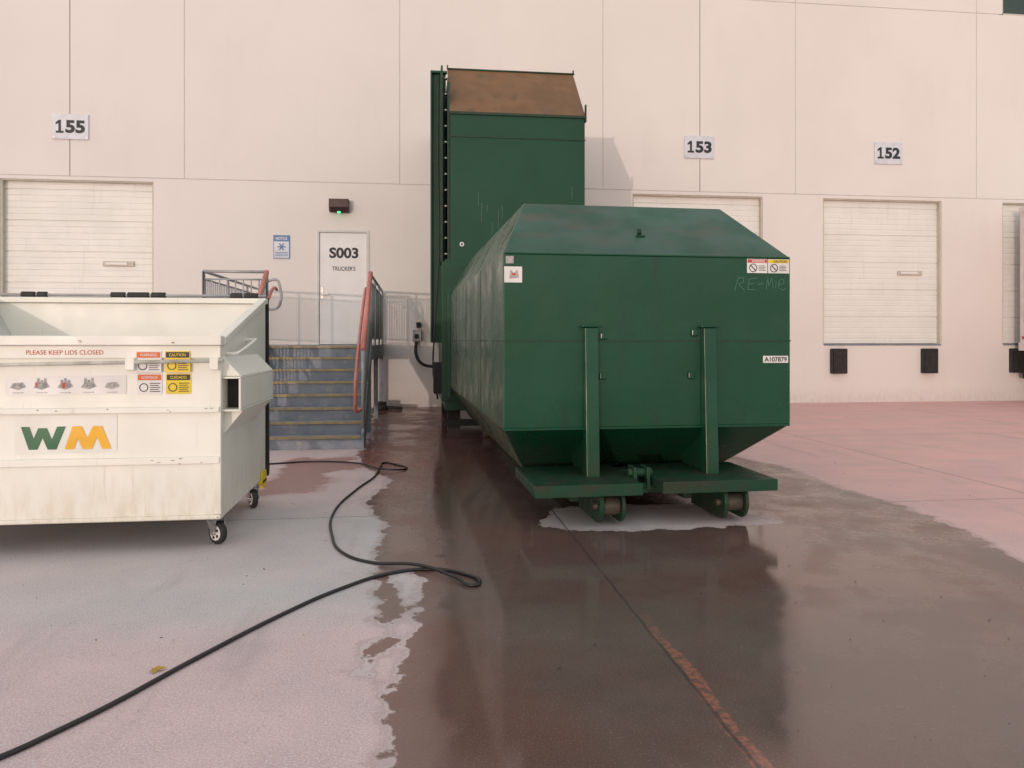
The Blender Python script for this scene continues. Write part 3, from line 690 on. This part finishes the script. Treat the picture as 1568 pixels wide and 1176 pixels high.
# ------------------------------------------------------------------ pressure hose
hp = [(-2.6, 2.35), (-1.9, 2.62), (-1.5, 2.79), (-1.297, 3.047), (-.991, 3.633), (-.706, 4.154), (-.441, 4.545), (-.15, 4.822), (.092, 4.874), (.272, 4.77), (.374, 4.56),
      (.33, 4.52), (.245, 4.643), (.01, 4.898), (-.283, 5.064), (-.468, 5.27), (-.625, 5.849), (-.686, 6.624), (-.578, 7.549), (-.432, 8.32), (-.400, 9.0), (-.36, 9.2),
      (-.284, 9.13), (-.126, 8.70), (-.339, 8.62), (-.662, 9.13), (-1.218, 9.4), (-1.737, 9.27), (-2.4, 9.2), (-3.4, 9.6)]
hz = [.011]*len(hp); hz[13] = .034; hz[12] = .02; hz[24] = .03; hz[25] = .02
tube('pressure_hose', [(a, c, z) for (a, c), z in zip(hp, hz)], .0105, HOSE)

# ------------------------------------------------------------------ trailer
tr_ = empty('semi_trailer')
MB().box(14.32, 16.9, 3.6, 16.75, 1.30, 4.62).out('box', TRAIL, tr_, .03)
mb = MB(); mb.box(14.30, 14.319, 3.6, 16.75, 1.22, 1.42); mb.box(14.30, 14.319, 3.6, 16.75, 4.52, 4.62); [mb.box(14.308, 14.319, y, y+.05, 1.43, 4.51) for y in np.arange(3.7, 16.8, .6)]
mb.out('side_rails', TRAIL, tr_)
mb = MB(); [mb.box(14.305, 14.318, y, y+.25, 1.50, 1.56) for y in np.arange(3.8, 16.6, .9)]; mb.out('reflective_tape', REDI, tr_)
mb = MB(); mb.box(14.6, 16.6, 3.7, 16.6, 1.0, 1.295); mb.box(14.4, 16.8, 16.5, 16.74, .55, .72); mb.box(14.9, 15.0, 16.5, 16.7, .7, 1.1); mb.box(16.2, 16.3, 16.5, 16.7, .7, 1.1)
mb.box(14.32, 14.6, 16.2, 16.3, .85, 1.2)
mb.out('chassis', DARK, tr_)
mb = MB()
for yy in (13.2, 14.5):
    for a, c in ((14.4, 14.95), (16.25, 16.8)):
        mb.cyl((a, yy, .5), (c, yy, .5), .5, 32)
mb.out('tyres', BLACK, tr_, .03)
mb = MB(); [mb.cyl((14.38, yy, .5), (14.42, yy, .5), .27, 24) for yy in (13.2, 14.5)]; mb.box(14.6, 14.7, 5.6, 5.75, 0, 1.0); mb.box(16.5, 16.6, 5.6, 5.75, 0, 1.0)
mb.out('wheel_hubs', CHROME, tr_)

# ------------------------------------------------------------------ litter
mb = MB(); mb.poly([(-1.16, 3.53, .004), (-1.13, 3.555, .02), (-1.09, 3.56, .006), (-1.11, 3.53, .012)], [(0, 1, 2, 3)]); mb.poly([(-1.13, 3.50, .004), (-1.15, 3.535, .02), (-1.12, 3.54, .008)], [(0, 1, 2)]); mb.out('fallen_leaf', LEAF)
mb = MB()
for _ in range(260):
    x = random.uniform(-3, 6); y = random.uniform(2.4, 12); r = random.uniform(.002, .006)
    a = random.random()*6.28; l = r*random.uniform(1, 4)
    mb.poly([(x, y, .002), (x+l*math.cos(a), y+l*math.sin(a), .002), (x-r*math.sin(a), y+r*math.cos(a), .003+r)], [(0, 1, 2)])
mb.out('ground_debris', BLACK)

# ------------------------------------------------------------------ light, world, camera
EL = math.radians(1.2); dx = .45
sd = Vector((dx, 1, -math.tan(EL))).normalized()
sun = bpy.data.lights.new('sun', 'SUN'); sun.energy = .8; sun.angle = math.radians(.5); sun.color = (1, .80, .70)
so = bpy.data.objects.new('sun', sun); COL.objects.link(so); so.rotation_euler = sd.to_track_quat('-Z', 'Y').to_euler(); so.location = (-5, -10, 8)
w = bpy.data.worlds.new('World'); scene.world = w; w.use_nodes = True
nt = w.node_tree
sky = nt.nodes.new('ShaderNodeTexSky'); sky.sky_type = 'NISHITA'; sky.sun_disc = False
sky.sun_elevation = EL; sky.sun_rotation = math.atan2(-dx, -1) % (2*math.pi); sky.dust_density = 1.0; sky.air_density = 1.0
hs = nt.nodes.new('ShaderNodeHueSaturation'); hs.inputs['Saturation'].default_value = .6
nt.links.new(sky.outputs[0], hs.inputs['Color'])
# even white fill added to the twilight sky for more top light
sky_fill = mixc(nt, .72, hs.outputs[0], (1.04, 1.0, 1.0))
nt.links.new(sky_fill, nt.nodes['Background'].inputs[0]); nt.nodes['Background'].inputs[1].default_value = .92
cam = bpy.data.cameras.new('camera'); co = bpy.data.objects.new('camera', cam); COL.objects.link(co)
co.location = (0, 0, 1.45); co.rotation_euler = (math.radians(90), 0, math.radians(-7.1))
cam.sensor_width = 36; cam.lens = 27.02; cam.shift_y = -66/1568; cam.clip_end = 2000
scene.camera = co
scene.view_settings.view_transform = 'Standard'; scene.view_settings.look = 'None'; scene.view_settings.exposure = 0
